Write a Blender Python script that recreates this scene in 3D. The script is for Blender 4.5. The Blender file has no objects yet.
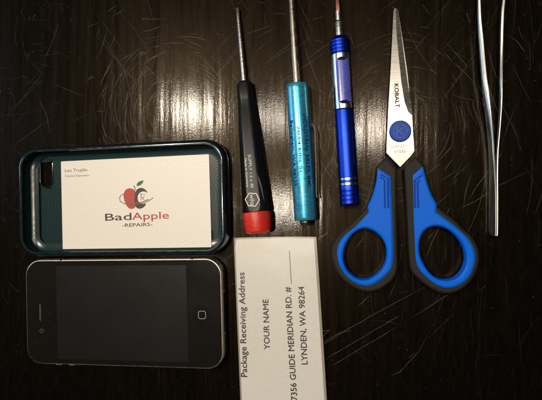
import bpy, math, random
from mathutils import Vector, Matrix
from mathutils.geometry import tessellate_polygon
random.seed(7)
SC = bpy.context.scene
COL = SC.collection
MM = 0.001
# ------------------------------------------------------------------ camera model (mm, table plane z = 0)
F, H, RX, RY = 507.1, 268.4, 0.013, 0.178
RC = Matrix.Rotation(RY, 3, 'Y') @ Matrix.Rotation(RX, 3, 'X')
fwd = RC @ Vector((0, 0, -1))
CAM = -fwd * (H / -fwd.z)

def P(u, v, z=0.0):
    d = RC @ Vector((u - 271, 200 - v, -F))
    return CAM + d * ((z - CAM.z) / d.z)

def mmpp(u, v, z=0.0):
    return (P(u + 1, v, z) - P(u, v, z)).length

cd = bpy.data.cameras.new('camera'); cam = bpy.data.objects.new('camera', cd); COL.objects.link(cam)
cd.sensor_width = 36; cd.lens = 36 * F / 542; cd.clip_start = .01; cd.clip_end = 50
cam.matrix_world = Matrix.Translation(CAM * MM) @ RC.to_4x4()
SC.camera = cam

# ------------------------------------------------------------------ materials
def mat(name, base=(.5, .5, .5), rough=.5, metal=0, **kw):
    m = bpy.data.materials.new(name); m.use_nodes = True
    b = m.node_tree.nodes['Principled BSDF']
    b.inputs['Base Color'].default_value = (*base, 1)
    b.inputs['Roughness'].default_value = rough
    b.inputs['Metallic'].default_value = metal
    for k, v in kw.items():
        b.inputs[k.replace('_', ' ')].default_value = v
    return m, m.node_tree, b

def N(nt, t, **kw):
    n = nt.nodes.new(t)
    for k, v in kw.items():
        if k in n.inputs: n.inputs[k].default_value = v
        else: setattr(n, k, v)
    return n

def coords(nt, scale=(1, 1, 1), rot=(0, 0, 0), kind='Object'):
    tc = N(nt, 'ShaderNodeTexCoord'); mp = N(nt, 'ShaderNodeMapping')
    mp.inputs['Scale'].default_value = scale; mp.inputs['Rotation'].default_value = rot
    nt.links.new(tc.outputs[kind], mp.inputs[0]); return mp.outputs[0]

def noise(nt, vec, scale=1, detail=4, rough=.5, dist=0):
    n = N(nt, 'ShaderNodeTexNoise'); n.inputs['Scale'].default_value = scale
    n.inputs['Detail'].default_value = detail; n.inputs['Roughness'].default_value = rough
    n.inputs['Distortion'].default_value = dist
    nt.links.new(vec, n.inputs['Vector']); return n.outputs['Fac']

def ramp(nt, fac, stops):
    r = N(nt, 'ShaderNodeValToRGB'); e = r.color_ramp.elements
    while len(e) < len(stops): e.new(.5)
    for i, (p, c) in enumerate(stops):
        e[i].position = p; e[i].color = (*c, 1) if len(c) == 3 else c
    nt.links.new(fac, r.inputs[0]); return r.outputs[0]

def mrange(nt, fac, a, b, c, d):
    m = N(nt, 'ShaderNodeMapRange')
    for i, v in zip((1, 2, 3, 4), (a, b, c, d)): m.inputs[i].default_value = v
    nt.links.new(fac, m.inputs[0]); return m.outputs[0]

def bump(nt, h, strength=1, dist=.0001, prev=None):
    b = N(nt, 'ShaderNodeBump'); b.inputs['Strength'].default_value = strength
    b.inputs['Distance'].default_value = dist
    nt.links.new(h, b.inputs['Height'])
    if prev is not None: nt.links.new(prev, b.inputs['Normal'])
    return b.outputs[0]

def rough_noise(m, vec_scale, lo, hi, bstr=.2, bdist=.00005, colvar=None, detail=5):
    """vary roughness, relief and a little colour on a real surface"""
    mm_, nt, b = m
    n = noise(nt, coords(nt, vec_scale), 1, detail, .6)
    nt.links.new(mrange(nt, n, .3, .7, lo, hi), b.inputs['Roughness'])
    if bstr: nt.links.new(bump(nt, n, bstr, bdist), b.inputs['Normal'])
    if colvar: nt.links.new(ramp(nt, n, [(.3, colvar[0]), (.7, colvar[1])]), b.inputs['Base Color'])
    return mm_

# table lacquer
m_table, nt, b = mat('dark_lacquer', (.004, .003, .002), .3, 0, Specular_IOR_Level=.085, Specular_Tint=(1, .74, .44, 1), Coat_Weight=.24, Coat_Roughness=.1)
v1 = coords(nt, (95, 6, 1)); v2 = coords(nt, (620, 120, 1)); v3 = coords(nt, (260, 14, 1)); v4 = coords(nt, (1700, 1000, 1))
n1 = noise(nt, v1, 1, 2, .5, .4); n2 = noise(nt, v2, 1, 4, .6, .3); n3 = noise(nt, v3, 1, 3, .5, .5); n4 = noise(nt, v4, 1, 3, .6)
bn = bump(nt, n1, 1, .00034)
bn = bump(nt, n3, 1, .000075, bn)
bn = bump(nt, n2, 1, .000016, bn)
bn = bump(nt, n4, .8, .000028, bn)
nt.links.new(bn, b.inputs['Normal']); nt.links.new(bn, b.inputs['Coat Normal'])
nt.links.new(ramp(nt, n2, [(.3, (.0016, .0012, .0009)), (.55, (.0028, .0021, .0015)), (.8, (.007, .0052, .0036))]), b.inputs['Base Color'])
nt.links.new(mrange(nt, n3, .3, .7, .24, .36), b.inputs['Roughness'])
nt.links.new(mrange(nt, n2, .3, .7, .06, .13), b.inputs['Coat Roughness'])

m_scr, nt, b = mat('scratched_lacquer', (.085, .066, .045), .32, 0, Specular_IOR_Level=.38)
n = noise(nt, coords(nt, (300, 300, 1)), 1, 3)
nt.links.new(ramp(nt, n, [(.35, (.004, .003, .0025)), (.7, (.035, .028, .021))]), b.inputs['Base Color'])
m_dust = rough_noise(mat('dust_fleck', (.35, .3, .24), .8), (900, 900, 900), .6, .9, 0)

def steel(name, col, r0, r1, sc, bs=.35):
    return rough_noise(mat(name, col, .3, 1), sc, r0, r1, bs, .00003, (tuple(c * .82 for c in col), col))
m_steel = steel('brushed_steel', (.62, .6, .56), .22, .4, (1400, 60, 300))
m_blade = steel('satin_blade_steel', (.19, .185, .175), .23, .34, (90, 2200, 300), .3)
m_grind = steel('ground_blade_edge', (.21, .20, .185), .25, .36, (400, 1800, 300), .15)
m_tweez = steel('tweezer_steel', (.60, .58, .55), .26, .46, (900, 60, 900), .4)
m_shaftw = steel('worn_shaft_steel', (.36, .31, .27), .25, .55, (300, 200, 300), .5)
m_copper = steel('copper_bit', (.16, .075, .05), .35, .5, (900, 300, 900))
m_alu = steel('silver_aluminium', (.66, .72, .74), .2, .3, (2000, 100, 2000), .2)
m_band = steel('phone_band_steel', (.42, .39, .35), .38, .55, (600, 600, 600), .1)
m_blue_alu = steel('blue_anodised', (.02, .06, .62), .34, .46, (2000, 100, 2000), .2)
m_blue_alu_b = m_blue_alu
m_teal = rough_noise(mat('teal_metallic_enamel', (.02, .33, .50), .3, .6, Coat_Weight=.6, Coat_Roughness=.12), (700, 90, 700), .26, .4, .15, .00003, ((.035, .30, .50), (.07, .42, .64)))
m_black = rough_noise(mat('black_rubbery_plastic', (.012, .012, .013), .4), (900, 900, 900), .34, .5, .3, .00003)
m_handle = rough_noise(mat('black_handle_plastic', (.008, .009, .011), .36, 0, Specular_IOR_Level=.18), (1200, 1200, 1200), .22, .32, .35, .00003)
m_red = rough_noise(mat('red_cap_plastic', (.60, .022, .012), .4), (900, 900, 900), .34, .48, .25, .00003, ((.50, .016, .010), (.64, .028, .016)))
m_grey_rub = rough_noise(mat('grey_black_rubber', (.03, .026, .022),   .6, 0, Specular_IOR_Level=.22), (1500, 1500, 1500), .5, .7, .6, .00005, ((.008, .007, .006), (.018, .0155, .013)))
m_bluep = rough_noise(mat('blue_grip_plastic', (.0, .12, .72), .42, 0, Specular_IOR_Level=.10), (1300, 1300, 1300), .36, .5, .35, .00003, ((.001, .11, .66), (.001, .14, .80)))
m_rib_shade = mat('shaded_blue_rib', (.001, .045, .36), .6, 0, Specular_IOR_Level=.1)[0]  # shading of the grip grooves put into a darker blue
m_blued = rough_noise(mat('blue_pivot_plastic', (.003, .045, .34), .38, 0, Specular_IOR_Level=.15), (1300, 1300, 1300), .33, .45, .3, .00003)
m_blued2 = mat('embossed_blue_letter', (.03, .11, .5), .45, 0, Specular_IOR_Level=.2)[0]
m_window = rough_noise(mat('printed_violet_window', (.10, .14, .60), .3, 0, Coat_Weight=.7, Coat_Roughness=.1), (2600, 500, 2600), .25, .4, .1, .00002, ((.03, .04, .36), (.13, .15, .60)))
m_winend = mat('dark_navy_slot', (.004, .005, .06), .6, 0, Specular_IOR_Level=.1)[0]
m_glass = rough_noise(mat('phone_black_glass', (.007, .006, .0055), .12, 0, Coat_Weight=.0), (40, 40, 40), .15, .2, .02, .00002)
m_disp, nt, b = mat('phone_display', (.014, .0145, .015), .2, 0, Specular_IOR_Level=.25)
n = noise(nt, coords(nt, (60, 45, 1)), 1, 6, .6)
nt.links.new(mrange(nt, n, .4, .75, .32, .345), b.inputs['Roughness'])
nt.links.new(ramp(nt, n, [(.3, (.0060, .0062, .0066)), (.8, (.0074, .0075, .0077))]), b.inputs['Base Color'])
m_ring = mat('grey_button_mark', (.30, .29, .27), .45)[0]
m_dimring = mat('dim_lens_ring', (.045, .04, .035), .45)[0]
m_btn = mat('black_button', (.005, .0045, .0045), .2, 0, Specular_IOR_Level=.4)[0]
m_mesh = rough_noise(mat('earpiece_mesh', (.10, .085, .07), .4, .8), (2500, 2500, 2500), .3, .5, .4, .00004)

m_case, nt, b = mat('smoky_teal_gel', (.010, .045, .050), .22, 0, Specular_IOR_Level=.3)
tc = N(nt, 'ShaderNodeTexCoord'); mp = N(nt, 'ShaderNodeMapping')
mp.inputs['Location'].default_value = (-.012, .0, 0); mp.inputs['Scale'].default_value = (.55, 1, 0)
nt.links.new(tc.outputs['Object'], mp.inputs[0])
w = N(nt, 'ShaderNodeTexWave', wave_type='RINGS', rings_direction='Z'); w.inputs['Scale'].default_value = 290
w.inputs['Distortion'].default_value = 5; w.inputs['Detail'].default_value = 1; w.inputs['Detail Scale'].default_value = .15
nt.links.new(mp.outputs[0], w.inputs[0])
nt.links.new(bump(nt, w.outputs['Fac'], .4, .00002), b.inputs['Normal'])
nt.links.new(ramp(nt, w.outputs['Fac'], [(.2, (.008, .024, .028)), (.8, (.013, .034, .036))]), b.inputs['Base Color'])
m_caserim = rough_noise(mat('smoky_gel_rim', (.005, .013, .02), .14, 0, Coat_Weight=1, Coat_Roughness=.06), (300, 300, 300), .1, .25, .15, .00004)

m_card, nt, b = mat('pearl_card_stock', (.66, .605, .52), .42)
n = noise(nt, coords(nt, (1100, 1100, 1)), 1, 4, .6); n_ = noise(nt, coords(nt, (60, 60, 1)), 1, 3)
nt.links.new(ramp(nt, n, [(.3, (.71, .68, .635)), (.7, (.78, .75, .70))]), b.inputs['Base Color'])
nt.links.new(mrange(nt, n, .35, .65, .28, .5), b.inputs['Roughness'])
nt.links.new(bump(nt, n, .8, .00007), b.inputs['Normal'])
m_cardprint = [mat(nm, c, .55)[0] for nm, c in (('dark_print', (.035, .028, .025)), ('red_print', (.42, .045, .03)), ('green_print', (.05, .13, .04)), ('cream_print', (.70, .63, .52)))]
PD, PR, PG, PC = m_cardprint
m_paper, nt, b = mat('laminated_paper', (.56, .53, .46), .5, 0, Coat_Weight=.6, Coat_Roughness=.22)
n = noise(nt, coords(nt, (500, 500, 1)), 1, 5, .65); n_ = noise(nt, coords(nt, (22, 22, 1)), 1, 2)
nt.links.new(ramp(nt, n, [(.3, (.58, .575, .55)), (.7, (.635, .63, .60))]), b.inputs['Base Color'])
bb = bump(nt, n_, .6, .0010); nt.links.new(bb, b.inputs['Coat Normal'])
m_lam = rough_noise(mat('clear_laminate_edge', (.30, .28, .24), .2, 0, Coat_Weight=1, Coat_Roughness=.1), (400, 400, 400), .15, .3, .2, .00004)
m_ink = mat('black_ink', (.02, .018, .018), .5, 0, Coat_Weight=.6, Coat_Roughness=.2)[0]
m_white = mat('white_print', (.62, .62, .60), .5)[0]
m_navy = mat('navy_print', (.003, .015, .06), .7, 0, Specular_IOR_Level=.1)[0]
m_greyprint_glint = mat('grey_etch_and_glint', (.20, .18, .15), .7)[0]
m_etch = mat('black_etch', (.015, .014, .013), .75, 0, Specular_IOR_Level=.15)[0]
m_cream_etch = mat('pale_etch', (.40, .38, .26), .5)[0]

# ------------------------------------------------------------------ object helpers (coordinates in world millimetres)
def thing(name, label, cat, x, y, group=None, rz=0):
    o = bpy.data.objects.new(name, None); COL.objects.link(o)
    o.empty_display_size = .01
    o.location = (x * MM, y * MM, 0); o.rotation_euler = (0, 0, rz)
    o['label'] = label; o['category'] = cat
    if group: o['group'] = group
    o['_m'] = 0; del o['_m']
    return o

def root_of(o):
    while o.parent: o = o.parent
    return o

def mk(name, verts, faces, m, parent=None, smooth=30, label=None, fmat=None):
    me = bpy.data.meshes.new(name)
    if parent is not None:
        r = root_of(parent)
        M = Matrix.Translation(r.location) @ Matrix.Rotation(r.rotation_euler.z, 4, 'Z')
        Mi = M.inverted()
        vs = [Mi @ (Vector(v) * MM) for v in verts]
    else:
        vs = [Vector(v) * MM for v in verts]
    me.from_pydata(vs, [], faces)
    ms = m if isinstance(m, (list, tuple)) else [m]
    for q in ms: me.materials.append(q)
    if fmat:
        for p, i in zip(me.polygons, fmat): p.material_index = i
    me.validate(); me.update()
    import bmesh
    bm = bmesh.new(); bm.from_mesh(me); 
    if fmat is None: bmesh.ops.recalc_face_normals(bm, faces=bm.faces)
    bm.to_mesh(me); bm.free()
    if smooth:
        me.shade_smooth(); me.set_sharp_from_angle(angle=math.radians(smooth))
        for p in me.polygons:
            if abs(p.normal.z) > .9997 and fmat is None and smooth != 22: p.use_smooth = False
    o = bpy.data.objects.new(name, me); COL.objects.link(o)
    if parent is not None: o.parent = parent
    if label: o['label'] = label
    return o

def chaikin(pts, n=2, sharp=()):
    pts = [(Vector(p), i in sharp) for i, p in enumerate(pts)]
    for _ in range(n):
        out = []; L = len(pts)
        for i in range(L):
            p, s = pts[i]; a = pts[i - 1][0]; c = pts[(i + 1) % L][0]
            if s: out.append((p, True))
            else:
                out.append((p * .75 + a * .25, False)); out.append((p * .75 + c * .25, False))
        pts = out
    return [p for p, s in pts]

def area(p):
    return sum(p[i - 1].x * p[i].y - p[i].x * p[i - 1].y for i in range(len(p))) / 2

def offset(p, d):
    out = []; L = len(p)
    for i in range(L):
        a, c, q = p[i - 1], p[(i + 1) % L], p[i]
        e1 = (q - a).normalized(); e2 = (c - q).normalized()
        n1 = Vector((-e1.y, e1.x)); n2 = Vector((-e2.y, e2.x))
        n = (n1 + n2); n = n.normalized() if n.length > 1e-6 else n1
        k = 1 / max(.5, n.dot(n1))
        out.append(q + n * d * k)
    return out

def extr(loops, z0, z1, bev=0, both=False):
    """closed prism from outer loop + holes (2-D mm), rounded top edge; z0/z1 may be functions of (x, y)"""
    L = [[Vector((p[0], p[1])) for p in lp] for lp in loops]
    for i in range(len(L)):
        if (area(L[i]) > 0) != (i == 0): L[i].reverse()
    fz0 = z0 if callable(z0) else (lambda x, y: z0)
    fz1 = z1 if callable(z1) else (lambda x, y: z1)
    V, Fc = [], []
    rings = [(0, 0, 0)]
    if bev:
        if both: rings = [(bev, 0, 0), (bev * .3, 0, bev * .3), (0, 0, bev)]
        else: rings = [(0, 0, 0)]
        rings += [(0, 1, -bev), (bev * .3, 1, -bev * .3), (bev, 1, 0)]
    else: rings += [(0, 1, 0)]
    capb, capt = [], []
    for lp in L:
        n = len(lp); prev = None
        for k, (ins, top, dz) in enumerate(rings):
            o = offset(lp, ins) if ins else lp
            base = len(V)
            for p in o: V.append((p.x, p.y, (fz1 if top else fz0)(p.x, p.y) + dz))
            if prev is not None:
                for i in range(n): Fc.append((prev + i, prev + (i + 1) % n, base + (i + 1) % n, base + i))
            if k == 0: capb.append((base, o))
            prev = base
        capt.append((prev, o))
    for cap in (capb, capt):
        idx = [b_ + i for b_, o in cap for i in range(len(o))]
        for t in tessellate_polygon([[Vector((p.x, p.y, 0)) for p in o] for b_, o in cap]):
            Fc.append(tuple(idx[i] for i in t))
    return V, Fc

def PX(pts, z): return [P(u, v, z).xy for u, v in pts]

def rrect(cx, cy, w, h, r, a=0, n=10):
    out = []
    for sx, sy, a0 in ((1, 1, 0), (-1, 1, 90), (-1, -1, 180), (1, -1, 270)):
        for k in range(n + 1):
            t = math.radians(a0 + 90 * k / n)
            out.append((sx * (w / 2 - r) + r * math.cos(t), sy * (h / 2 - r) + r * math.sin(t)))
    ca, sa = math.cos(a), math.sin(a)
    return [Vector((cx + x * ca - y * sa, cy + x * sa + y * ca)) for x, y in out]

def circ(cx, cy, r, n=32, r2=None, a=0):
    r2 = r2 or r; ca, sa = math.cos(a), math.sin(a)
    return [Vector((cx + r * math.cos(t) * ca - r2 * math.sin(t) * sa, cy + r * math.cos(t) * sa + r2 * math.sin(t) * ca)) for t in (2 * math.pi * i / n for i in range(n))]

def merge(*ms):
    V, Fc = [], []
    for v, f in ms:
        b_ = len(V); V += v; Fc += [tuple(i + b_ for i in q) for q in f]
    return V, Fc

def ribbon(pts, w, z0, z1, closed=False):
    """thin raised strip following 2-D points"""
    n = len(pts); Ls, Rs = [], []
    for i in range(n):
        a = pts[i - 1] if (i or closed) else pts[i]; c = pts[(i + 1) % n] if (i < n - 1 or closed) else pts[i]
        d = (c - a).normalized(); nn = Vector((-d.y, d.x)) * w / 2
        Ls.append(pts[i] + nn); Rs.append(pts[i] - nn)
    if closed: return extr([Ls, Rs] if abs(area(Ls)) > abs(area(Rs)) else [Rs, Ls], z0, z1)
    return extr([Ls + Rs[::-1]], z0, z1)

# text -> triangles, box-normalised
_tc = {}
def text2d(s):
    if s in _tc: return _tc[s]
    cu = bpy.data.curves.new('lettering', 'FONT'); cu.body = s; cu.resolution_u = 3
    o = bpy.data.objects.new('lettering', cu)
    me = bpy.data.meshes.new_from_object(o)
    vs = [v.co.xy.copy() for v in me.vertices]; fs = [tuple(p.vertices) for p in me.polygons]
    bpy.data.objects.remove(o); bpy.data.curves.remove(cu); bpy.data.meshes.remove(me)
    x0 = min(v.x for v in vs); x1 = max(v.x for v in vs)
    _tc[s] = ([Vector((v.x - x0, v.y)) for v in vs], fs, x1 - x0)
    return _tc[s]
CAP = .7
def text_flat(s, a, b_, cap, z):
    """baseline from a to b_ (2-D mm), capital height cap mm"""
    vs, fs, W = text2d(s)
    d = b_ - a; L = d.length; d = d / L; n = Vector((-d.y, d.x))
    zf = z if callable(z) else (lambda x, y: z)
    out = []
    for v in vs:
        p = a + d * (v.x / W * L) + n * (v.y / CAP * cap)
        out.append((p.x, p.y, zf(p.x, p.y)))
    return out, fs

# ------------------------------------------------------------------ table (structure)
def make_table():
    # top sheet with drawn-in scratches and dust
    TX, TY, TZ = 420, 380, 32
    V, Fc = extr([rrect(0, 0, 2 * TX, 2 * TY, 12)], -TZ, 0, 2.5)
    fm = [0] * len(Fc)
    def ridge(pts, w, hgt, mi=1):
        n = len(pts); base = len(V)
        for i, p in enumerate(pts):
            a = pts[max(i - 1, 0)]; c = pts[min(i + 1, n - 1)]
            d = (c - a).normalized(); nn = Vector((-d.y, d.x))
            ww = w * (.25 + .75 * math.sin(math.pi * (i + .15) / (n - .7)))
            for s, zz in ((-1, .012), (0, .012 + hgt), (1, .012)):
                q = p + nn * s * ww / 2; V.append((q.x, q.y, zz))
        for i in range(n - 1):
            b0 = base + 3 * i
            for k in (0, 1):
                Fc.append((b0 + k, b0 + k + 1, b0 + k + 4, b0 + k + 3)[::-1]); fm.append(mi)
    def stroke(x, y, ang, L, curv, w, hgt):
        n = max(4, int(L / 5)); pts = []; p = Vector((x, y)); a = ang
        st = L / n; a -= curv * L / 2; p -= Vector((math.cos(ang), math.sin(ang))) * L / 2
        for i in range(n + 1):
            pts.append(p.copy()); a += curv * st + random.gauss(0, .012); p = p + Vector((math.cos(a), math.sin(a))) * st
        ridge(pts, w, hgt)
    R = random
    # clusters of near-parallel scratches
    for _ in range(36):
        cx, cy = R.uniform(-175, 175), R.triangular(-130, 130, 105); ang = R.choice((R.gauss(.7, .35), R.gauss(1.3, .4), R.gauss(2.4, .6), R.uniform(0, 3.14)))
        curv = R.gauss(0, .006)
        for k in range(R.randint(3, 13)):
            stroke(cx + R.gauss(0, 11), cy + R.gauss(0, 11), ang + R.gauss(0, .12), R.uniform(6, 42), curv, R.uniform(.05, .13), R.uniform(.003, .013))
    for _ in range(500):
        stroke(R.uniform(-185, 185), R.triangular(-140, 140, 90), R.uniform(0, 3.14), R.expovariate(1 / 7.) + 2, R.gauss(0, .02), R.uniform(.06, .13), R.uniform(.004, .016))
    # circular scuffs set around the lamp glare, its swirl halo built as scratches
    for (u, v, n, r0, r1) in ((170, 112, 260, 8, 46), (285, 150, 170, 8, 42), (395, 120, 170, 10, 48)):
        c = P(u, v).xy
        for _ in range(n):
            r = R.uniform(r0, r1); t = R.uniform(0, 6.283)
            stroke(c.x + r * math.cos(t), c.y + r * math.sin(t), t + 1.5708 + R.gauss(0, .15), R.uniform(4, 16), 1 / r, R.uniform(.06, .14), R.uniform(.004, .014))
    # the long ones that stand out
    for pts, w in (([(318, 348), (345, 331), (375, 314), (425, 287)], .35), ([(322, 343), (340, 333), (352, 330)], .3), ([(320, 362), (350, 345), (392, 320), (402, 314)], .25),
                   ([(332, 366), (360, 349), (397, 327)], .28), ([(397, 278), (388, 300)], .22), ([(372, 294), (356, 308)], .2), ([(405, 322), (440, 300), (462, 286)], .2),
                   ([(450, 213), (476, 201), (500, 185), (542, 165)], .3), ([(468, 201), (478, 185), (497, 160), (506, 148)], .3), ([(425, 262), (432, 242), (444, 218), (452, 205)], .28),
                   ([(422, 250), (430, 236), (441, 226)], .2), ([(352, 254), (362, 240), (366, 226)], .2), ([(362, 240), (380, 246)], .2), ([(505, 33), (518, 42), (527, 55)], .22),
                   ([(500, 150), (508, 125), (520, 95)], .18), ([(128, 36), (150, 30), (178, 20)], .22), ([(122, 50), (150, 42), (180, 30)], .2), ([(96, 104), (104, 90), (107, 80)], .2),
                   ([(86, 82), (92, 76), (96, 80)], .3), ([(282, 27), (310, 60), (322, 72)], .18), ([(300, 55), (330, 30)], .2), ([(248, 66), (275, 88)], .2), ([(345, 95), (372, 74), (386, 60)], .2),
                   ([(320, 332), (330, 330), (322, 337)], .4), ([(480, 340), (476, 365), (478, 385)], .15), ([(380, 380), (400, 372), (420, 350), (436, 318)], .16), ([(108, 52), (118, 30)], .18),
                   ([(318, 240), (328, 232)], .5), ([(408, 92), (430, 98), (440, 96)], .25), ([(350, 130), (372, 96), (390, 80)], .14)):
        q = [P(u, v).xy for u, v in pts]
        # subdivide with slight wobble
        out = []
        for i in range(len(q) - 1):
            for k in range(5): out.append(q[i].lerp(q[i + 1], k / 5) + Vector((R.gauss(0, .06), R.gauss(0, .06))))
        out.append(q[-1]); ridge(out, w * .72, .02)
    # dust flecks
    for _ in range(420):
        x, y = R.uniform(-185, 185), R.uniform(-140, 140); r = R.uniform(.05, .16); b0 = len(V)
        n = 5; t0 = R.random() * 6
        V.append((x, y, .012 + r * .6))
        for k in range(n):
            t = t0 + k * 6.283 / n; rr = r * R.uniform(.6, 1.3); V.append((x + rr * math.cos(t), y + rr * math.sin(t), .012))
        for k in range(n): Fc.append((b0, b0 + 1 + k, b0 + 1 + (k + 1) % n)); fm.append(2)
    # little dark crumb beside the blade
    o = mk('table', V, Fc, [m_table, m_scr, m_dust], None, 30, fmat=fm)
    o['kind'] = 'structure'
make_table()

# ------------------------------------------------------------------ loft of rounded rectangles
def loft_rr(cx, cy, w, h, r, a, prof, capb=True, capt=True, n=10):
    V, Fc = [], []; L = 4 * (n + 1)
    for k, (ins, z) in enumerate(prof):
        for p in rrect(cx, cy, w - 2 * ins, h - 2 * ins, max(.3, r - ins), a, n): V.append((p.x, p.y, z))
        if k:
            for i in range(L):
                Fc.append(((k - 1) * L + i, (k - 1) * L + (i + 1) % L, k * L + (i + 1) % L, k * L + i))
    if capb: Fc.append(tuple(range(L))[::-1])
    if capt: Fc.append(tuple(range((len(prof) - 1) * L, len(prof) * L)))
    return V, Fc

# ------------------------------------------------------------------ smartphone
PHX, PHY, PHA = -82.05, -61.69, .027
ph = thing('smartphone', 'black glass smartphone lying face up, screen off, directly below the phone case', 'smartphone', PHX, PHY, rz=PHA)
def phl(x, y):   # phone-local mm -> world
    return Vector((PHX + x * math.cos(PHA) - y * math.sin(PHA), PHY + x * math.sin(PHA) + y * math.cos(PHA)))
v, f = loft_rr(PHX, PHY, 115.2, 58.6, 9, PHA, [(.9, .05), (.5, .2), (.45, 1.4)]); mk('back_glass', v, f, m_glass, ph)
v, f = loft_rr(PHX, PHY, 115.2, 58.6, 9, PHA, [(.5, 1.45), (.12, 1.6), (0, 1.9), (0, 8.3), (.12, 8.6), (.4, 8.75), (.75, 8.8)]); band = mk('steel_band', v, f, m_band, ph)
v, f = loft_rr(PHX, PHY, 115.2, 58.6, 9, PHA, [(.72, 8.82), (.72, 9.0), (.8, 9.2), (1.05, 9.3)], n=12)
# front glass as one solid slab
mk('front_glass', v, f, m_glass, ph)
dz = 9.3
c4 = [(56.5, 266), (186.5, 263.5), (187, 362.5), (58, 360)]
dc = [P(u, w_, dz).xy for u, w_ in c4]; cen = sum(dc, Vector((0, 0))) / 4
v, f = extr([rrect(cen.x, cen.y, (dc[1] - dc[0]).length, (dc[3] - dc[0]).length * .985, .3, PHA)], dz - .2, dz + .03); mk('display', v, f, m_disp, ph)
hb = P(202, 315, dz).xy
v, f = merge(extr([circ(hb.x, hb.y, 5.6, 48), circ(hb.x, hb.y, 5.35, 48)], dz - .2, dz + .05), extr([circ(hb.x, hb.y, 5.3, 48)], dz - .2, dz + .02)); hbo = mk('home_button', v, f, m_btn, ph)
v, f = extr([rrect(hb.x, hb.y, 4.3, 4.3, 1.2, PHA, 5), rrect(hb.x, hb.y, 3.75, 3.75, .98, PHA, 5)], dz, dz + .045); mk('button_mark', v, f, m_ring, hbo)
e = P(40, 312.5, dz).xy
v, f = extr([rrect(e.x, e.y, 1.9, 10.2, .9, PHA, 5)], dz - .2, dz + .02); ep = mk('earpiece', v, f, m_btn, ph)
v, f = extr([rrect(e.x + .1, e.y, 1.0, 9.4, .45, PHA, 5)], dz - .2, dz + .04); mk('mesh_grille', v, f, m_mesh, ep)
e = P(41.5, 331, dz).xy
v, f = extr([circ(e.x, e.y, 1.2, 24)], dz - .2, dz + .02); fc = mk('front_camera', v, f, m_dimring, ph)
v, f = extr([circ(e.x, e.y, .8, 24)], dz - .2, dz + .035); mk('camera_lens', v, f, m_btn, fc)
# antenna gaps in the band
def band_box(x, y, w, h, z0, z1): 
    c = phl(x, y); return extr([rrect(c.x, c.y, w, h, min(w, h) * .3, PHA, 3)], z0, z1, min(w, h) * .12)
for x, y, w_, h_ in ((41.5, 29.05, 1.0, .7), (-35.5, 29.05, 1.0, .7), (41.5, -29.05, 1, .7), (-35.5, -29.05, 1, .7)):
    v, f = band_box(x, y, w_, h_, 1.7, 8.9); mk('antenna_gap', v, f, m_btn, band)
for x in (-38.8, -30.8):
    c = phl(x, -29.4); v, f = extr([rrect(c.x, c.y, 4.2, 1.5, .7, PHA, 5)], 3.2, 7.2, .25); mk('volume_button', v, f, m_band, ph)
c = phl(-47.5, -29.4); v, f = extr([rrect(c.x, c.y, 3.0, 1.3, .4, PHA, 5)], 3.6, 6.4, .25); mk('mute_switch', v, f, m_band, ph)
c = phl(-57.7, 14); v, f = extr([rrect(c.x, c.y, 1.2, 9, .5, PHA, 5)], 3.6, 6.4, .25); mk('power_button', v, f, m_band, ph)
v, f = band_box(57.45, 0, .5, 21, 3.4, 5.6); mk('dock_port', v, f, m_btn, ph)
for y in (-17, 17): v, f = band_box(57.45, y, .5, 11, 3.8, 5.2); mk('speaker_slot', v, f, m_btn, ph)
for y in (-10, 10): v, f = band_box(57.45, y * 1.15, .6, 1.1, 3.9, 5.1); mk('screw', v, f, m_steel, ph)

V, Fc = [], []
for _ in range(40):
    q = phl(random.uniform(-54, 54), random.uniform(-26, 26)); b0 = len(V); rr = random.uniform(.04, .12)
    V.append((q.x, q.y, 9.34 + rr * .5))
    for k_ in range(5): V.append((q.x + rr * random.uniform(.5, 1.4) * math.cos(k_ * 1.2566), q.y + rr * random.uniform(.5, 1.4) * math.sin(k_ * 1.2566), 9.335))
    for k_ in range(5): Fc.append((b0, b0 + 1 + k_, b0 + 1 + (k_ + 1) % 5))
mk('dust_flecks', V, Fc, m_dust, ph)['kind'] = 'stuff'

# ------------------------------------------------------------------ phone case with camera cut-out
CA = .026
l_ = P(22.5, 203, 6); r_ = P(228.5, 198, 6); t_ = P(125, 144.2, 9); b_ = P(125, 255.3, 9)
CX, CY = (l_.x + r_.x) / 2, (t_.y + b_.y) / 2; CW, CHh = (r_ - l_).length, (t_ - b_).length + 1.2
pc = thing('phone_case', 'dark teal gel phone case lying open side up, holding a business card', 'phone case', CX, CY, rz=CA)
outer = [(2.6, .06), (1.4, .35), (.5, 1.5), (.05, 3.6), (0, 6), (.25, 8.2), (1.0, 9.9), (1.5, 10.5)]
v, f = loft_rr(CX, CY, CW, CHh, 12, CA, outer + [(2.0, 10.7), (2.75, 10.6), (2.95, 10.2)], capb=False, capt=False, n=14)
mk('rim', v, f, m_caserim, pc)
inner = [(2.95, 10.2), (2.6, 9.2), (2.0, 8.0), (1.9, 6), (2.1, 4), (2.9, 2.4), (4.6, 1.65), (7.5, 1.5)]
vi, fi = loft_rr(CX, CY, CW, CHh, 12, CA, inner, capb=False, capt=False, n=14)
fl = rrect(CX, CY, CW - 15, CHh - 15, 4.5, CA, 14)
hc = P(46.8, 172.5, 1.5).xy
def case_hole(g): return rrect(hc.x, hc.y, 7.2 + g, 16.5 + g, (7.2 + g) / 2 - .05, CA - .02, 8)
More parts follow.
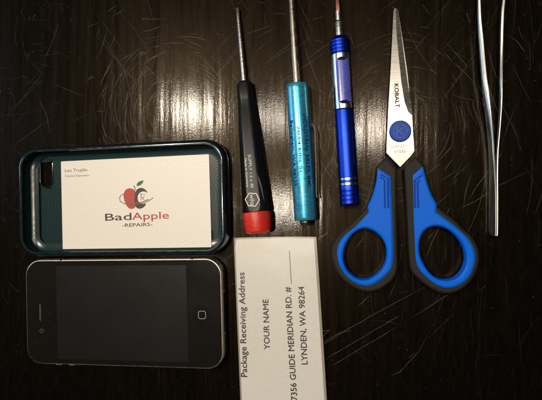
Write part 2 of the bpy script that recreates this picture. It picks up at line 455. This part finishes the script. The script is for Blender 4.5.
# floor with hole; the inner wall joins it
def slab(out, hole, z):
    idx = out + hole
    t = tessellate_polygon([[Vector((p.x, p.y, 0)) for p in out], [Vector((p.x, p.y, 0)) for p in hole]])
    return [(p.x, p.y, z) for p in idx], [tuple(q) for q in t]
top = slab([Vector(q[:2]) for q in vi[-60:]] , case_hole(0), 1.5)
bot = slab(rrect(CX, CY, CW - 5.2, CHh - 5.2, 9.4, CA, 14), case_hole(0), .06)
ho = case_hole(0); nh = len(ho)
hw = ([(p.x, p.y, 1.5) for p in ho] + [(p.x, p.y, .06) for p in ho], [(i, (i + 1) % nh, nh + (i + 1) % nh, nh + i) for i in range(nh)])
v, f = merge((vi, fi), top, bot, hw); mk('shell', v, f, m_case, pc)
v, f = extr([case_hole(1.5), case_hole(0.1)], 1.45, 2.25, .3); mk('camera_opening', v, f, m_caserim, pc)

# ------------------------------------------------------------------ business card
BX, BY, BA = -77.75, -1.575, .029; BZ = 2.0
bc = thing('business_card', 'cream business card with a red and dark apple logo lying inside the phone case', 'business card', BX, BY, rz=BA)
v, f = extr([rrect(BX, BY, 88.9, 50.8, .5, BA, 3)], 1.6, BZ, .05); mk('card', v, f, m_card, bc)
def C2(u, v_): return P(u, v_, BZ).xy
def L1(u, v_, ox=90, oy=170, s=5.42): return C2(ox + u / s, oy + v_ / s)
Z1 = BZ + .03
v, f = text_flat('Leo Trujillo', C2(65, 172.1), C2(87.3, 171.2), 1.75, Z1); mk('name_lettering', v, f, PD, bc, 0)
v, f = text_flat('Owner/Operator', C2(65, 177.0), C2(89.6, 176.1), 1.1, Z1); mk('title_lettering', v, f, PD, bc, 0)
def bold(s, a, b2, cap, z, k=.12):
    out = []
    for dx, dy in ((-k, 0), (k, 0), (0, k), (0, -k)):
        o = Vector((dx, dy)); out.append(text_flat(s, a + o, b2 + o, cap, z + (dx + dy * 2) * .01))
    return merge(*out)
v, f = bold('Bad', L1(83, 275), L1(225, 270), 4.0, Z1, .06); mk('shop_lettering', v, f, PD, bc, 0)
v, f = bold('Apple', L1(229, 270), L1(428, 263), 4.0, Z1, .05); mk('shop_lettering', v, f, PR, bc, 0)
v, f = bold('-REPAIRS-', L1(176, 309), L1(338, 303), 1.9, Z1, .04); mk('shop_lettering', v, f, PD, bc, 0)
def flat(pts, z): return extr([pts], z - .02, z)
red = chaikin([L1(*q) for q in ((245, 108), (215, 96), (190, 108), (180, 135), (186, 170), (203, 203), (222, 213), (246, 206), (250, 180), (238, 155), (246, 130))], 2)
v, f = flat(red, Z1); lg = mk('apple_logo', v, f, PR, bc, 0)
dark = chaikin([L1(*q) for q in ((248, 108), (275, 94), (300, 104), (316, 128), (310, 122), (290, 114), (266, 124), (256, 148), (262, 172), (284, 185), (306, 180), (296, 200), (272, 212), (250, 206), (243, 182), (240, 150))], 2)
v, f = flat(dark, Z1 + .01); mk('apple_half', v, f, PD, lg, 0)
leaf = chaikin([L1(*q) for q in ((250, 88), (258, 66), (280, 57), (292, 56), (284, 74), (268, 86))], 2)
stem = ribbon([L1(*q) for q in ((246, 110), (244, 98), (238, 84))], .5, Z1, Z1 + .03)
v, f = merge(flat(leaf, Z1 + .02), stem); mk('leaf', v, f, PG, lg, 0)
sw = [L1(*q) for q in ((190, 128), (172, 134), (160, 150), (164, 170), (186, 183), (222, 188), (262, 186), (300, 176), (330, 160), (342, 150))]
v, f = ribbon(sw, .42, Z1, Z1 + .045); mk('swoosh', v, f, PG, lg, 0)
sw = [L1(*q) for q in ((240, 176), (262, 178), (290, 172), (318, 158))]
v, f = merge(ribbon(sw, .5, Z1, Z1 + .05), ribbon([L1(270, 130), L1(300, 132)], .3, Z1, Z1 + .04), ribbon([L1(278, 130), L1(276, 162)], .3, Z1, Z1 + .045), ribbon([L1(276, 142), L1(296, 165)], .3, Z1, Z1 + .035), ribbon([L1(294, 140), L1(284, 160)], .28, Z1, Z1 + .042)); mk('inner_mark', v, f, PR, lg, 0)

# ------------------------------------------------------------------ laminated label
a_ = P(233.4, 237.4, .6).xy; b2 = P(316.6, 236.4, .6).xy
dl = P(241.5, 398, .6).xy - a_; LA = math.atan2(-dl.x * -1, -dl.y)  # lean of the long side
ux = (b2 - a_).normalized(); uy = Vector((ux.y, -ux.x))
Lw = (b2 - a_).length; Ll = 118
LC = a_ + ux * Lw / 2 + uy * Ll / 2; LR = math.atan2(ux.y, ux.x)
LR -= 0.012
ux = Vector((math.cos(LR), math.sin(LR))); uy = Vector((ux.y, -ux.x)); LC = (a_ + b2) / 2 + uy * Ll / 2
ls = thing('address_label', 'laminated white paper slip printed with a package receiving address, below the red-capped screwdriver', 'paper slip', LC.x, LC.y, rz=LR)
def slip(ins, z0, z1, bv):
    q = []
    for (u, w_), (du, dv) in zip([(233.4, 237.4), (316.6, 236.4), (330.2, 452), (242.6, 453)], [(ins, ins * 1.1), (-ins * 1.6, ins * 1.1), (-ins * 1.6, -ins), (ins, -ins)]): q.append((u + du, w_ + dv))
    return extr([chaikin([p for a, c in zip(q, q[1:] + q[:1]) for p in (P(a[0], a[1], z1).xy.lerp(P(c[0], c[1], z1).xy, .006), P(a[0], a[1], z1).xy.lerp(P(c[0], c[1], z1).xy, .994))], 2)], z0, z1, bv)
v, f = slip(0, .1, .75, .12); mk('laminate', v, f, m_lam, ls)
v, f = slip(1.6, .5, .80, 0); mk('paper', v, f, m_paper, ls)
def T2(u, v_): return P(u, v_, .8).xy
V_ = []
for s, a, b3, cap in (('Package Receiving Address', (247.2, 377), (244.3, 272.5), 3.4), ('YOUR NAME', (269.8, 349.5), (268.3, 299.5), 3.1),
                      ('7356 GUIDE MERIDIAN RD. #', (297.2, 400.3), (290.6, 287), 3.2), ('LYNDEN, WA 98264', (307.6, 364.5), (304, 286.6), 3.2)):
    V_.append(bold(s, T2(*a), T2(*b3), cap, .83, .09))
V_.append(ribbon([T2(291.4, 284), T2(289.4, 251)], .35, .8, .83))
v, f = merge(*V_); mk('printed_address', v, f, m_ink, ls, 0)

# ------------------------------------------------------------------ lathe-like tools along an image line
class Axis:
    def __init__(s, u0, v0, u1, v1, z0, z1):
        s.a = P(u0, v0, z0); s.b = P(u1, v1, z1); s.v0, s.v1 = v0, v1
        s.d = (s.b - s.a).normalized(); s.n = Vector((-s.d.y, s.d.x, 0)).normalized(); s.up = s.n.cross(s.d)
        if s.up.z < 0: s.up = -s.up
        if s.n.x < 0: s.n = -s.n
        s.k = mmpp((u0 + u1) / 2, (v0 + v1) / 2, z1)
    def at(s, v): return s.a.lerp(s.b, (v - s.v0) / (s.v1 - s.v0))
    def lathe(s, secs, n=40, shape=None, cap=True):
        """secs: (pixel row, radius mm[, vertical scale])"""
        V, Fc = [], []
        for k, q in enumerate(secs):
            c = s.at(q[0]); r = q[1]; vs = q[2] if len(q) > 2 else 1
            for i in range(n):
                t = 2 * math.pi * i / n; m = shape(t, q) if shape else 1
                V.append(c + s.n * r * m * math.cos(t) + s.up * r * vs * m * math.sin(t))
            if k:
                for i in range(n): Fc.append(((k - 1) * n + i, (k - 1) * n + (i + 1) % n, k * n + (i + 1) % n, k * n + i))
        if cap:
            Fc.append(tuple(range(n))); Fc.append(tuple(range((len(secs) - 1) * n, len(secs) * n)))
        return [tuple(p) for p in V], Fc
    def wrap(s, text, v0, v1, phi, cap, r, extra=.09):
        """lettering running down the tool from row v0 to v1, centred at angle phi (deg from right), reads downwards"""
        vs, fs, W = text2d(text); out = []
        rf = r if callable(r) else (lambda v: r)
        for q in vs:
            v = v0 + (v1 - v0) * q.x / W; rr = rf(v)
            # the letters' up direction points to the right of the photo (reading downwards)
            ang = math.radians(phi) - (q.y / CAP * cap - cap / 2) / rr
            out.append(tuple(s.at(v) + (s.n * math.cos(ang) + s.up * math.sin(ang)) * (rr + extra)))
        return out, fs

# ---- precision screwdriver with black handle and red cap
A1 = Axis(237.6, 9, 258.6, 233, 1.6, 7.3); k = A1.k
s1 = thing('precision_screwdriver', 'small screwdriver with black tapered handle and red end cap, leftmost of the tools', 'screwdriver', A1.at(150).x, A1.at(150).y, 'screwdrivers laid out in a row', rz=math.atan2(A1.d.y, A1.d.x))
v, f = A1.lathe([(8, .75, .35), (10, .95, .5), (14, 1.0, .9), (18, 1.0), (45, 1.2), (75, 1.35), (86, 1.4)], 24); mk('shaft', v, f, m_steel, s1)
def hexs(t, q):
    w_ = q[3] if len(q) > 3 else 1
    a = ((t + math.pi / 6) % (math.pi / 3)) - math.pi / 6   # flats face up
    a = ((t - math.pi / 2 + math.pi / 6) % (math.pi / 3)) - math.pi / 6
    h = math.cos(math.pi / 6) / math.cos(a) * 1.06
    h = min(h, 1.03)
    return h * w_ + (1 - w_)
def hw_(v):  # handle half width mm
    pts = [(84, 3.6), (87, 4.3), (98, 4.5), (104, 4.4), (112, 4.75), (130, 5.4), (150, 5.9), (170, 6.3), (190, 6.75), (207, 7.1), (212, 7.2)]
    for (a, ra), (b4, rb) in zip(pts, pts[1:]):
        if v <= b4: return ra + (rb - ra) * (v - a) / (b4 - a)
    return 7.2
secs = [(83.2, 2.4, 1, 0), (84, 3.4, 1, .3), (85.5, 4.1, 1, .7)] + [(q, hw_(q), 1, 1) for q in (88, 94, 98, 101, 104, 112, 121, 130, 140, 150, 160, 170, 180, 190, 200, 207, 211)] + [(212.6, 7.0, 1, .8)]
v, f = A1.lathe(secs, 72, hexs); hd = mk('handle', v, f, m_handle, s1, 22)
secs = [(212.8, 6.9), (213.4, 7.35), (216, 7.5), (222, 7.35), (228, 7.0), (231.5, 6.6), (233, 5.6), (233.4, 4)]
v, f = A1.lathe(secs, 48); mk('end_cap', v, f, m_red, s1)
def rh(v): return hw_(v) * .955
def topz(ax, v_, x_off, rr, flatk=.918, ex=.06):
    return ax.at(v_) + ax.n * x_off + ax.up * (rr * flatk + ex)
def hand_text(text, v0, v1, xo, cap):
    vs, fs, W = text2d(text); out = []
    for q in vs:
        vv = v0 + (v1 - v0) * q.x / W
        out.append(tuple(topz(A1, vv, xo + q.y / CAP * cap, hw_(vv))))
    return out, fs
v, f = merge(hand_text('SUPPLY 1.5 x 40', 158, 190, -.6, 1.6), hand_text('Made in Germany', 161, 189, -2.7, 1.25)); mk('handle_lettering', v, f, m_white, hd, 0)
hx = []
for i in range(6):
    t = math.pi / 3 * i + .15
    t2 = t + math.pi / 3
    def hp(tt, r, i=i): 
        vv = 201.3 + r * math.sin(tt) / .54; return topz(A1, vv, -.3 + r * math.cos(tt), hw_(vv))
    a0, a1, c1, c0 = hp(t, 4.0), hp(t2, 4.0), hp(t2, 3.45), hp(t, 3.45)
    hx.append(([tuple(a0), tuple(a1), tuple(c1), tuple(c0)], [(0, 1, 2, 3)]))
v, f = merge(hand_text('wiha', 196.2, 206.6, -1.5, 2.5), *hx); mk('handle_emblem', v, f, m_white, hd, 0)
# highlight on the right flank, painted as a flat grey crescent
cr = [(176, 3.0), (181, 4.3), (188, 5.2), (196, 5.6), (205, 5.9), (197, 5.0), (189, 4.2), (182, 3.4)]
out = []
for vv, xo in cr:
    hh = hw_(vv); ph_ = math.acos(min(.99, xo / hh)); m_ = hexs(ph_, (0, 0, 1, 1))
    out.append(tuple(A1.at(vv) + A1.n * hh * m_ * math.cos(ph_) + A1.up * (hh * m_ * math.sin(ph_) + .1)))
mk('painted_glint', out, [tuple(range(len(out)))], m_greyprint_glint, hd, 0)

# ---- teal pocket screwdriver
A2 = Axis(290.6, -14, 306.2, 226, 6.0, 6.15); k2 = A2.k
s2 = thing('pocket_screwdriver', 'teal metallic pocket screwdriver with navy lettering and a worn steel shaft', 'screwdriver', A2.at(120).x, A2.at(120).y, 'screwdrivers laid out in a row', rz=math.atan2(A2.d.y, A2.d.x))
v, f = A2.lathe([(-14, 1.0), (-8, 1.3), (0, 1.45), (30, 1.8), (60, 2.0), (88, 2.05)], 24); mk('shaft', v, f, m_shaftw, s2)
v, f = A2.lathe([(84.8, 4.9), (85.2, 5.5), (86.3, 5.8), (90, 5.85), (150, 5.9), (217, 5.9), (219.2, 5.8), (220.4, 5.4), (220.5, 3.6)], 56); bd = mk('barrel', v, f, m_teal, s2)
v, f = A2.lathe([(219.5, 2.9), (224.2, 2.9), (225, 2.7), (225.3, 2.2)], 28); mk('magnet_end', v, f, m_black, s2)
v, f = A2.lathe([(221.2, 3.05), (221.6, 3.15), (222.2, 3.15), (222.6, 3.05)], 28); mk('end_ring', v, f, m_shaftw, s2)
v, f = merge(A2.wrap('INDUSTRIAL SALES, INC.', 117, 190, 54, 2.1, 5.9), A2.wrap('INDUSTRIAL SALES, INC.', 117, 190.4, 54, 2.1, 5.9, .1), A2.wrap('Bellingham, WA 98225', 122, 186, 128, 1.8, 5.9), A2.wrap('Bellingham, WA 98225', 122, 186.3, 127, 1.8, 5.9, .1)); mk('barrel_lettering', v, f, m_navy, bd, 0)
v, f = A2.wrap('2034 Ellis St.', 128, 176, 90, 1.5, 5.9, .14); mk('barrel_lettering', v, f, m_navy, bd, 0)
cl = []
for vv, off in ((126, 6.0), (128, 7.3), (134, 7.6), (165, 7.2), (196, 6.3), (199, 6.6)):
    c = A2.at(vv)
    for dz_ in (1.3, -1.3):
        for th in (0, .45): cl.append(tuple(c + A2.n * (off + th) + A2.up * (dz_ + 1.2)))
fs = []
for i in range(5):
    b0 = i * 4; fs += [(b0, b0 + 1, b0 + 5, b0 + 4), (b0 + 2, b0 + 6, b0 + 7, b0 + 3), (b0, b0 + 4, b0 + 6, b0 + 2), (b0 + 1, b0 + 3, b0 + 7, b0 + 5)]
fs += [(0, 2, 3, 1), (20, 21, 23, 22)]
mk('pocket_clip', cl, fs, m_black, s2)

# ---- blue pen screwdriver
A3 = Axis(336.6, -12, 349.8, 205, 5.4, 5.4); k3 = A3.k
s3 = thing('pen_screwdriver', 'cobalt blue and silver pen-style screwdriver with a copper tip, between teal screwdriver and scissors', 'screwdriver', A3.at(110).x, A3.at(110).y, 'screwdrivers laid out in a row', rz=math.atan2(A3.d.y, A3.d.x))
v, f = A3.lathe([(-12, .9), (-4, 1.2), (2, 1.5), (11, 1.7), (12.5, 1.5)], 6, ); mk('bit', v, f, m_copper, s3)
v, f = A3.lathe([(11.5, 1.3), (12, 1.5), (21, 1.55), (22, 1.9), (23, 2.0), (37, 2.05), (39, 2.05)], 28); mk('chuck', v, f, m_steel, s3)
cs = [(36.6, 2.4), (37, 3.2), (38.6, 4.3), (40, 4.7)]
for i in range(4):
    y0 = 41.2 + i * 3.5; cs += [(y0, 5.0), (y0 + .5, 5.2), (y0 + 2.0, 5.2), (y0 + 2.4, 5.0), (y0 + 2.6, 4.75), (y0 + 3.2, 4.75)]
cs += [(55.4, 5.15)]
v, f = A3.lathe(cs, 48); mk('collar', v, f, m_blue_alu, s3)
v, f = A3.lathe([(55.4, 5.0), (55.9, 5.15), (110, 5.15), (110.8, 4.9)], 56); sl = mk('silver_sleeve', v, f, m_alu, s3)
def patch(ax, v0, v1, phi, half, r0, r1, rnd=3, n=12, m=14):
    """curved rounded rectangular patch lying on the barrel"""
    V, Fc = [], []
    for i in range(n + 1):
        t = i / n; vv = v0 + (v1 - v0) * t
        e_ = min(vv - v0, v1 - vv) / rnd; hh = half * (1 if e_ >= 1 else math.sqrt(max(.08, 1 - (1 - e_) ** 2)))
        for j in range(m + 1):
            an = math.radians(phi + hh * (1 - 2 * j / m)); 
            V.append(tuple(ax.at(vv) + (ax.n * math.cos(an) + ax.up * math.sin(an)) * r1))
    for i in range(n):
        for j in range(m):
            a = i * (m + 1) + j; Fc.append((a, a + 1, a + m + 2, a + m + 1))
    return V, Fc
v, f = patch(A3, 60.5, 105.5, 82, 38, 5.1, 5.22, 4, 36); wn = mk('bit_window', v, f, m_window, sl)
v, f = patch(A3, 60, 63.5, 84, 26, 5.1, 5.27, 2.4, 12); mk('window_slot', v, f, m_winend, wn)
v, f = patch(A3, 102.5, 106, 84, 28, 5.1, 5.27, 2.4, 12); mk('window_slot', v, f, m_winend, wn)
v, f = A3.lathe([(110.7, 4.3), (111, 4.75), (112, 4.85), (150, 4.9), (177.6, 4.95), (178, 4.7)], 56); mk('blue_barrel', v, f, m_blue_alu, s3)
for y0 in (178.2, 183.2):
    v, f = A3.lathe([(y0 - .2, 4.7), (y0, 5.0), (y0 + 2.2, 5.0), (y0 + 2.4, 4.7)], 56); mk('silver_ring', v, f, m_alu, s3)
v, f = A3.lathe([(180.3, 4.72), (180.6, 4.88), (182.9, 4.88), (183.2, 4.7)], 56); mk('blue_spacer', v, f, m_blue_alu, s3)
cs = [(185.5, 4.75), (186, 4.95)]
for i in range(4):
    y0 = 187 + i * 4.3; cs += [(y0, 5.0), (y0 + 2.7, 5.05), (y0 + 3.0, 4.8), (y0 + 3.7, 4.8), (y0 + 4.0, 5.05)]
cs += [(204, 5.0), (205, 4.7), (205.4, 4.1)]
v, f = A3.lathe(cs, 56); mk('swivel_end', v, f, m_blue_alu, s3)

# ------------------------------------------------------------------ scissors
sx = P(400, 180, 3)
sc = thing('scissors', 'closed scissors with steel blades pointing up and black handles with blue grips', 'scissors', sx.x, sx.y, rz=0)
ZB = 5.2
bl = PX([(394.2, 8), (396.0, 7.5), (396.2, 14), (396.9, 34), (398.8, 55), (401.6, 82), (404.9, 102), (408.4, 111.5), (412.4, 115), (413.3, 132), (414.6, 151), (411, 156), (400.2, 167.2), (386.2, 153), (386.6, 140), (388, 110), (390.4, 70), (392.4, 30), (393.2, 12)], ZB)
v, f = extr([bl], ZB - 1.3, ZB, .12); b1 = mk('blade', v, f, m_blade, sc)
# back blade, showing as a thin dark edge to the right
bl2 = PX([(395.4, 10), (397.8, 10), (399.6, 18), (403, 40), (407, 68), (409.6, 92), (412, 118), (414, 150), (402, 166), (394, 150), (392, 100)], ZB - 1.4)
v, f = extr([bl2], ZB - 2.6, ZB - 1.35, .12); mk('blade', v, f, m_grind, sc)
# hollow ground bevel strip on the upper blade
gr = PX([(396.05, 7.5), (398.2, 9.5), (400.8, 30), (404, 55), (408, 84), (411.6, 104), (412.4, 114.9), (408.45, 111.4), (404.95, 102), (401.65, 82), (398.85, 55), (396.95, 34), (396.25, 14)], ZB)
def gz(x, y):
    u = 271 + (x - P(271, 200, ZB).x) / .53
    t = max(0, min(1, (P(300, 8, ZB).y - y) / (P(300, 114, ZB).y - P(300, 8, ZB).y) * -1))
    inner = [P(q, w_, ZB) for q, w_ in ((396.05, 7.5), (396.95, 34), (398.85, 55), (401.65, 82), (404.95, 102), (408.45, 111.4), (412.4, 114.9))]
    best = inner[-1].x
    for a, c in zip(inner, inner[1:]):
        if c.y <= y <= a.y: best = a.x + (c.x - a.x) * (a.y - y) / max(1e-6, a.y - c.y)
    return ZB - .02 - .17 * max(0, x - best)
v, f = extr([gr], ZB - 1.25, gz); mk('ground_edge', v, f, m_grind, b1)
def C3(u, v_): return P(u, v_, ZB).xy
v, f = bold('KOBALT', C3(394.3, 84), C3(395.6, 107.5), 2.0, ZB + .05, .09)
v2_, f2_ = text_flat('STAINLESS', C3(391.5, 148.2), C3(407.5, 147.2), 1.6, ZB + .03)
v3_, f3_ = text_flat('STEEL', C3(394.5, 153.2), C3(406.5, 152.4), 1.6, ZB + .03)
mk('blade_lettering', v, f, m_etch, b1, 0); v, f = merge((v2_, f2_), (v3_, f3_)); mk('blade_lettering', v, f, m_greyprint_glint, b1, 0)
pv = P(400.3, 131, ZB + 1.2).xy
v, f = extr([circ(pv.x, pv.y, 5.4, 48)], ZB, ZB + 1.2, .5); pvo = mk('pivot_cap', v, f, m_blued, sc)
v, f = merge(extr([circ(pv.x, pv.y, 3.5, 40), circ(pv.x, pv.y, 3.15, 40)], ZB + 1.1, ZB + 1.26), ribbon([pv + Vector((-1.5, 1.8)), pv + Vector((-1.5, -1.8))], .6, ZB + 1.1, ZB + 1.27),
             ribbon([pv + Vector((1.5, 1.8)), pv + Vector((-.9, 0)), pv + Vector((1.5, -1.8))], .6, ZB + 1.1, ZB + 1.26)); mk('pivot_emblem', v, f, m_blued2, pvo)

ZH = 9.0
Lk = [(385.7, 157.2), (397.2, 167.6), (397, 190), (397.6, 225), (398.4, 262), (398.2, 271), (394, 280), (384, 288.5), (371, 293.3), (359, 291.5), (345.6, 283.5), (335, 271), (330.4, 256), (332, 244), (340.5, 232.7), (350, 224.3), (359, 216), (367, 206.7), (372.3, 195), (375.6, 181), (376.4, 166.4)]
Lh = [(364.3, 228.4), (375.6, 232.5), (384, 241.8), (386.6, 253), (384, 266), (375.6, 275.5), (365.3, 279.9), (355, 277.4), (346.5, 269), (343.2, 256.8), (346, 244.7), (354, 233.4)]
Lb = [(377.2, 167), (391.2, 176), (392.4, 200), (393.4, 225), (394.3, 262), (391, 271.5), (380, 281.8), (368, 287.6), (355, 284.4), (343.9, 275), (337.2, 262.5), (335.9, 251), (339, 241), (346, 233.3), (356, 225.5), (368.2, 212), (367.2, 206.8), (372.6, 195), (376.2, 181)]
Rk = [(416, 156.7), (424.2, 164.6), (427.2, 177.7), (431.7, 193.5), (437.6, 206), (447.2, 213.6), (456.5, 221), (464, 229.2), (472.8, 236.3), (479, 247.5), (480.6, 258.8), (478, 270.5), (472.2, 281.3), (462, 290.7), (450.6, 294.6), (441.3, 294), (430, 289), (418.8, 280), (411.4, 272.8), (408.8, 262.5), (407.3, 225), (405.4, 190), (404, 167.4)]
Rh = [(433.8, 226.5), (445, 228.4), (454.4, 234.4), (462, 243.8), (465.9, 255), (465.3, 265.3), (460, 274.7), (452, 279.6), (441.3, 279.6), (432, 274.7), (424.4, 264.4), (420.2, 253), (420.2, 241.9), (424.4, 231.6)]
Rb = [(423.2, 165.2), (426.6, 178), (431.2, 193.5), (437.3, 203.5), (437.0, 211.6), (447, 219), (458, 227.8), (467.8, 236.6), (474, 246), (476.6, 257), (474.8, 267), (470.4, 277.5), (462, 285), (450.6, 289), (440.6, 288), (430, 281.6), (419.5, 271.2), (415, 262.5), (414, 236), (413.3, 225), (412.8, 198.7), (412.2, 175)]
def handle(K, Hh, B, ks, bs, side):
    ko = chaikin(PX(K, ZH), 2, ks); ho_ = chaikin(PX(Hh, ZH), 2)
    bo = chaikin(PX(B, ZH + .5), 2, bs); hb_ = chaikin(PX(Hh, ZH + .5), 2)
    def shrink(l, g): 
        c = sum(l, Vector((0, 0))) / len(l); return [c + (p - c) * g for p in l]
    # black body: hole a bit wider so that the blue liner shows inside the loop
    v, f = extr([offset(ko, 0), shrink(ho_, 1.1)], 1.0, ZH, 1.3, True); hb2 = mk('handle', v, f, m_grey_rub, sc, 40)
    v, f = extr([bo, shrink(hb_, 1.035)], 2.2, ZH + .5, 1.3); gi = mk('grip_inlay', v, f, m_bluep, hb2, 40)
    return gi
gl = handle(Lk, Lh, Lb, (0, 1, 17, 20), (0, 1, 15, 16), -1)
g2 = handle(Rk, Rh, Rb, (0, 1, 4, 22), (0, 4, 21, 3), 1)
def groove(par, lines):
    ms = []
    for pts in lines: ms.append(ribbon([P(u, w_, ZH + .5).xy for u, w_ in pts], .75, ZH + .3, ZH + .85))
    v, f = merge(*ms); mk('grip_rib', v, f, m_rib_shade, par)
groove(gl, [[(380.2, 177.2), (384.4, 179.8), (384.8, 208)], [(380.6, 174.4), (387.6, 178.6), (388.2, 208)]])
groove(g2, [[(419.6, 180), (417.4, 182), (418.2, 208)], [(422, 175), (414.6, 180.4), (415, 208)]])

# ------------------------------------------------------------------ crumb of dirt
cp = P(407.6, 81.8, .3)
V, Fc = [], []
for i_ in range(5):
    for j_ in range(9):
        a_1 = math.pi * (i_ + .5) / 5.0; a_2 = 6.283 * j_ / 9; q = random.uniform(.8, 1.2)
        V.append((cp.x + q * 1.2 * math.sin(a_1) * math.cos(a_2), cp.y + q * .75 * math.sin(a_1) * math.sin(a_2), .62 - .55 * math.cos(a_1)))
for i_ in range(4):
    for j_ in range(9): Fc.append((i_ * 9 + j_, i_ * 9 + (j_ + 1) % 9, i_ * 9 + 9 + (j_ + 1) % 9, i_ * 9 + 9 + j_))
Fc += [tuple(range(9)), tuple(range(36, 45))]
cr_ = mk('crumb', V, Fc, m_black, None, 40); cr_['label'] = 'tiny black crumb on the table beside the upper scissor blade'; cr_['category'] = 'crumb'

# ------------------------------------------------------------------ tweezers
tx = P(490, 150, 0)
tw = thing('tweezers', 'slim steel tweezers lying on edge with two open arms, right of the scissors', 'tweezers', tx.x, tx.y, rz=0)
def arm(left, right, zt, zb, th, name, lift=0):
    V, Fc = [], []
    n = len(left)
    # resample smoothly
    def cm(pts, m=5):
        out = []
        for i in range(len(pts) - 1):
            p0, p1, p2, p3 = [Vector(pts[max(0, min(len(pts) - 1, j))]) for j in (i - 1, i, i + 1, i + 2)]
            for q in range(m):
                t = q / m
                out.append(.5 * ((2 * p1) + (p2 - p0) * t + (2 * p0 - 5 * p1 + 4 * p2 - p3) * t * t + (3 * p1 - p0 - 3 * p2 + p3) * t ** 3))
        out.append(Vector(pts[-1])); return out
    Lf, Rf = cm(left), cm(right)
    for k_, (a, b_) in enumerate(zip(Lf, Rf)):
        tt = max(0, min(1, (150 - a.y) / 70)); z_b = zb + tt * lift; bulge = .25 + tt * .3
        pa = P(a.x, a.y, z_b); pb = P(b_.x, b_.y, zt)
        d = (pb - pa); nn = Vector((-d.z, 0, d.x)).normalized()   # perpendicular in the cross section
        if nn.x < 0: nn = -nn
        c = min(.3, th / 3)
        e = d.normalized()
        bu = -nn * bulge
        ring = [pa + e * c, pa + d * .25 + bu * .75, pa + d * .5 + bu, pa + d * .75 + bu * .75, pb - e * c, pb + nn * c, pb + nn * (th - c), pb - e * c + nn * th, pa + e * c + nn * th, pa + nn * (th - c), pa + nn * c]
        V += [tuple(p) for p in ring]
        if k_:
            for i in range(11): Fc.append(((k_ - 1) * 11 + i, (k_ - 1) * 11 + (i + 1) % 11, k_ * 11 + (i + 1) % 11, k_ * 11 + i))
    Fc.append(tuple(range(11))); Fc.append(tuple(range(len(V) - 11, len(V))))
    return mk(name, V, Fc, m_tweez, tw, 35)
arm([(489, -70), (483, -35), (478.4, -8), (477, 14), (478, 40), (480.2, 70), (483, 100), (486, 126), (488, 150), (488.6, 175), (488.4, 200), (488.4, 230), (490.5, 235)],
    [(490.5, -70), (485.5, -35), (480.2, -8), (480.2, 14), (482.8, 40), (485.6, 70), (489, 100), (491.6, 126), (492.6, 150), (494.6, 175), (495.6, 200), (495.6, 232), (494.6, 236)], 7.6, 1.0, 1.1, 'arm', 4.6)
arm([(492, -70), (500, -35), (502.6, -8), (500.4, 12), (499.6, 40), (499.8, 70), (499.6, 100), (498.2, 126), (496.6, 150), (495.8, 175), (495.6, 200), (495.2, 230), (494.8, 235)],
    [(493.5, -70), (502, -35), (504.6, -8), (503.2, 12), (502.4, 40), (501.6, 70), (501, 100), (499.2, 126), (497.2, 150), (496.6, 175), (496.8, 200), (496.6, 232), (495.8, 235.6)], 7.6, 1.8, .8, 'arm', 3.5)

# ------------------------------------------------------------------ lights: lamps over the table, found from where they mirror in the lacquer
def lamp(u, v, h, size, power, col, name='ceiling_lamp'):
    T = P(u, v, 0); d = (T - CAM).normalized(); d.z = -d.z
    L = T + d * ((h - T.z) / d.z)
    ld = bpy.data.lights.new(name, 'AREA'); ld.shape = 'DISK'; ld.size = size; ld.energy = power; ld.color = col
    o = bpy.data.objects.new(name, ld); COL.objects.link(o); o.location = L * MM
    o.rotation_euler = (T * MM - o.location).to_track_quat('-Z', 'Y').to_euler()
    return o
WARM = (1, .87, .70)
lamp(172, 111, 1150, .055, 6.0, WARM)
lamp(284, 205, 1150, .05, 3.0, WARM)
lamp(276, 118, 1150, .06, 1.9, WARM)
lamp(399, 127, 1150, .07, 3.4, WARM)
ld = bpy.data.lights.new('window_light', 'AREA'); ld.shape = 'RECTANGLE'; ld.size = .35; ld.size_y = .7; ld.energy = 3; ld.color = (.55, .78, 1)
o = bpy.data.objects.new('window_light', ld); COL.objects.link(o); o.location = (-1.35, .25, .42)
o.rotation_euler = (-o.location).to_track_quat('-Z', 'Y').to_euler()

W = bpy.data.worlds.new('World'); SC.world = W; W.use_nodes = True; nt = W.node_tree
bg = nt.nodes['Background']
tc = N(nt, 'ShaderNodeTexCoord'); sp = N(nt, 'ShaderNodeSeparateXYZ'); nt.links.new(tc.outputs['Generated'], sp.inputs[0])
# dim room: lit ceiling beyond the table's far side, dark towards the near side
m1 = N(nt, 'ShaderNodeMath', operation='MULTIPLY'); m1.inputs[1].default_value = -.5; nt.links.new(sp.outputs['X'], m1.inputs[0])
m2 = N(nt, 'ShaderNodeMath', operation='ADD'); nt.links.new(sp.outputs['Y'], m2.inputs[0]); nt.links.new(m1.outputs[0], m2.inputs[1])
c_ = ramp(nt, mrange(nt, m2.outputs[0], -.5, .6, 0, 1), [(.15, (.006, .005, .004)), (.45, (.014, .011, .008)), (.68, (.075, .058, .04)), (.85, (.07, .058, .045)), (1, (.05, .045, .038))])
nt.links.new(c_, bg.inputs[0]); bg.inputs[1].default_value = .6

SC.render.engine = 'CYCLES'
SC.view_settings.view_transform = 'Standard'; SC.view_settings.look = 'None'; SC.view_settings.exposure = .12; SC.view_settings.gamma = 1
SC.render.resolution_x = 1024; SC.render.resolution_y = 756
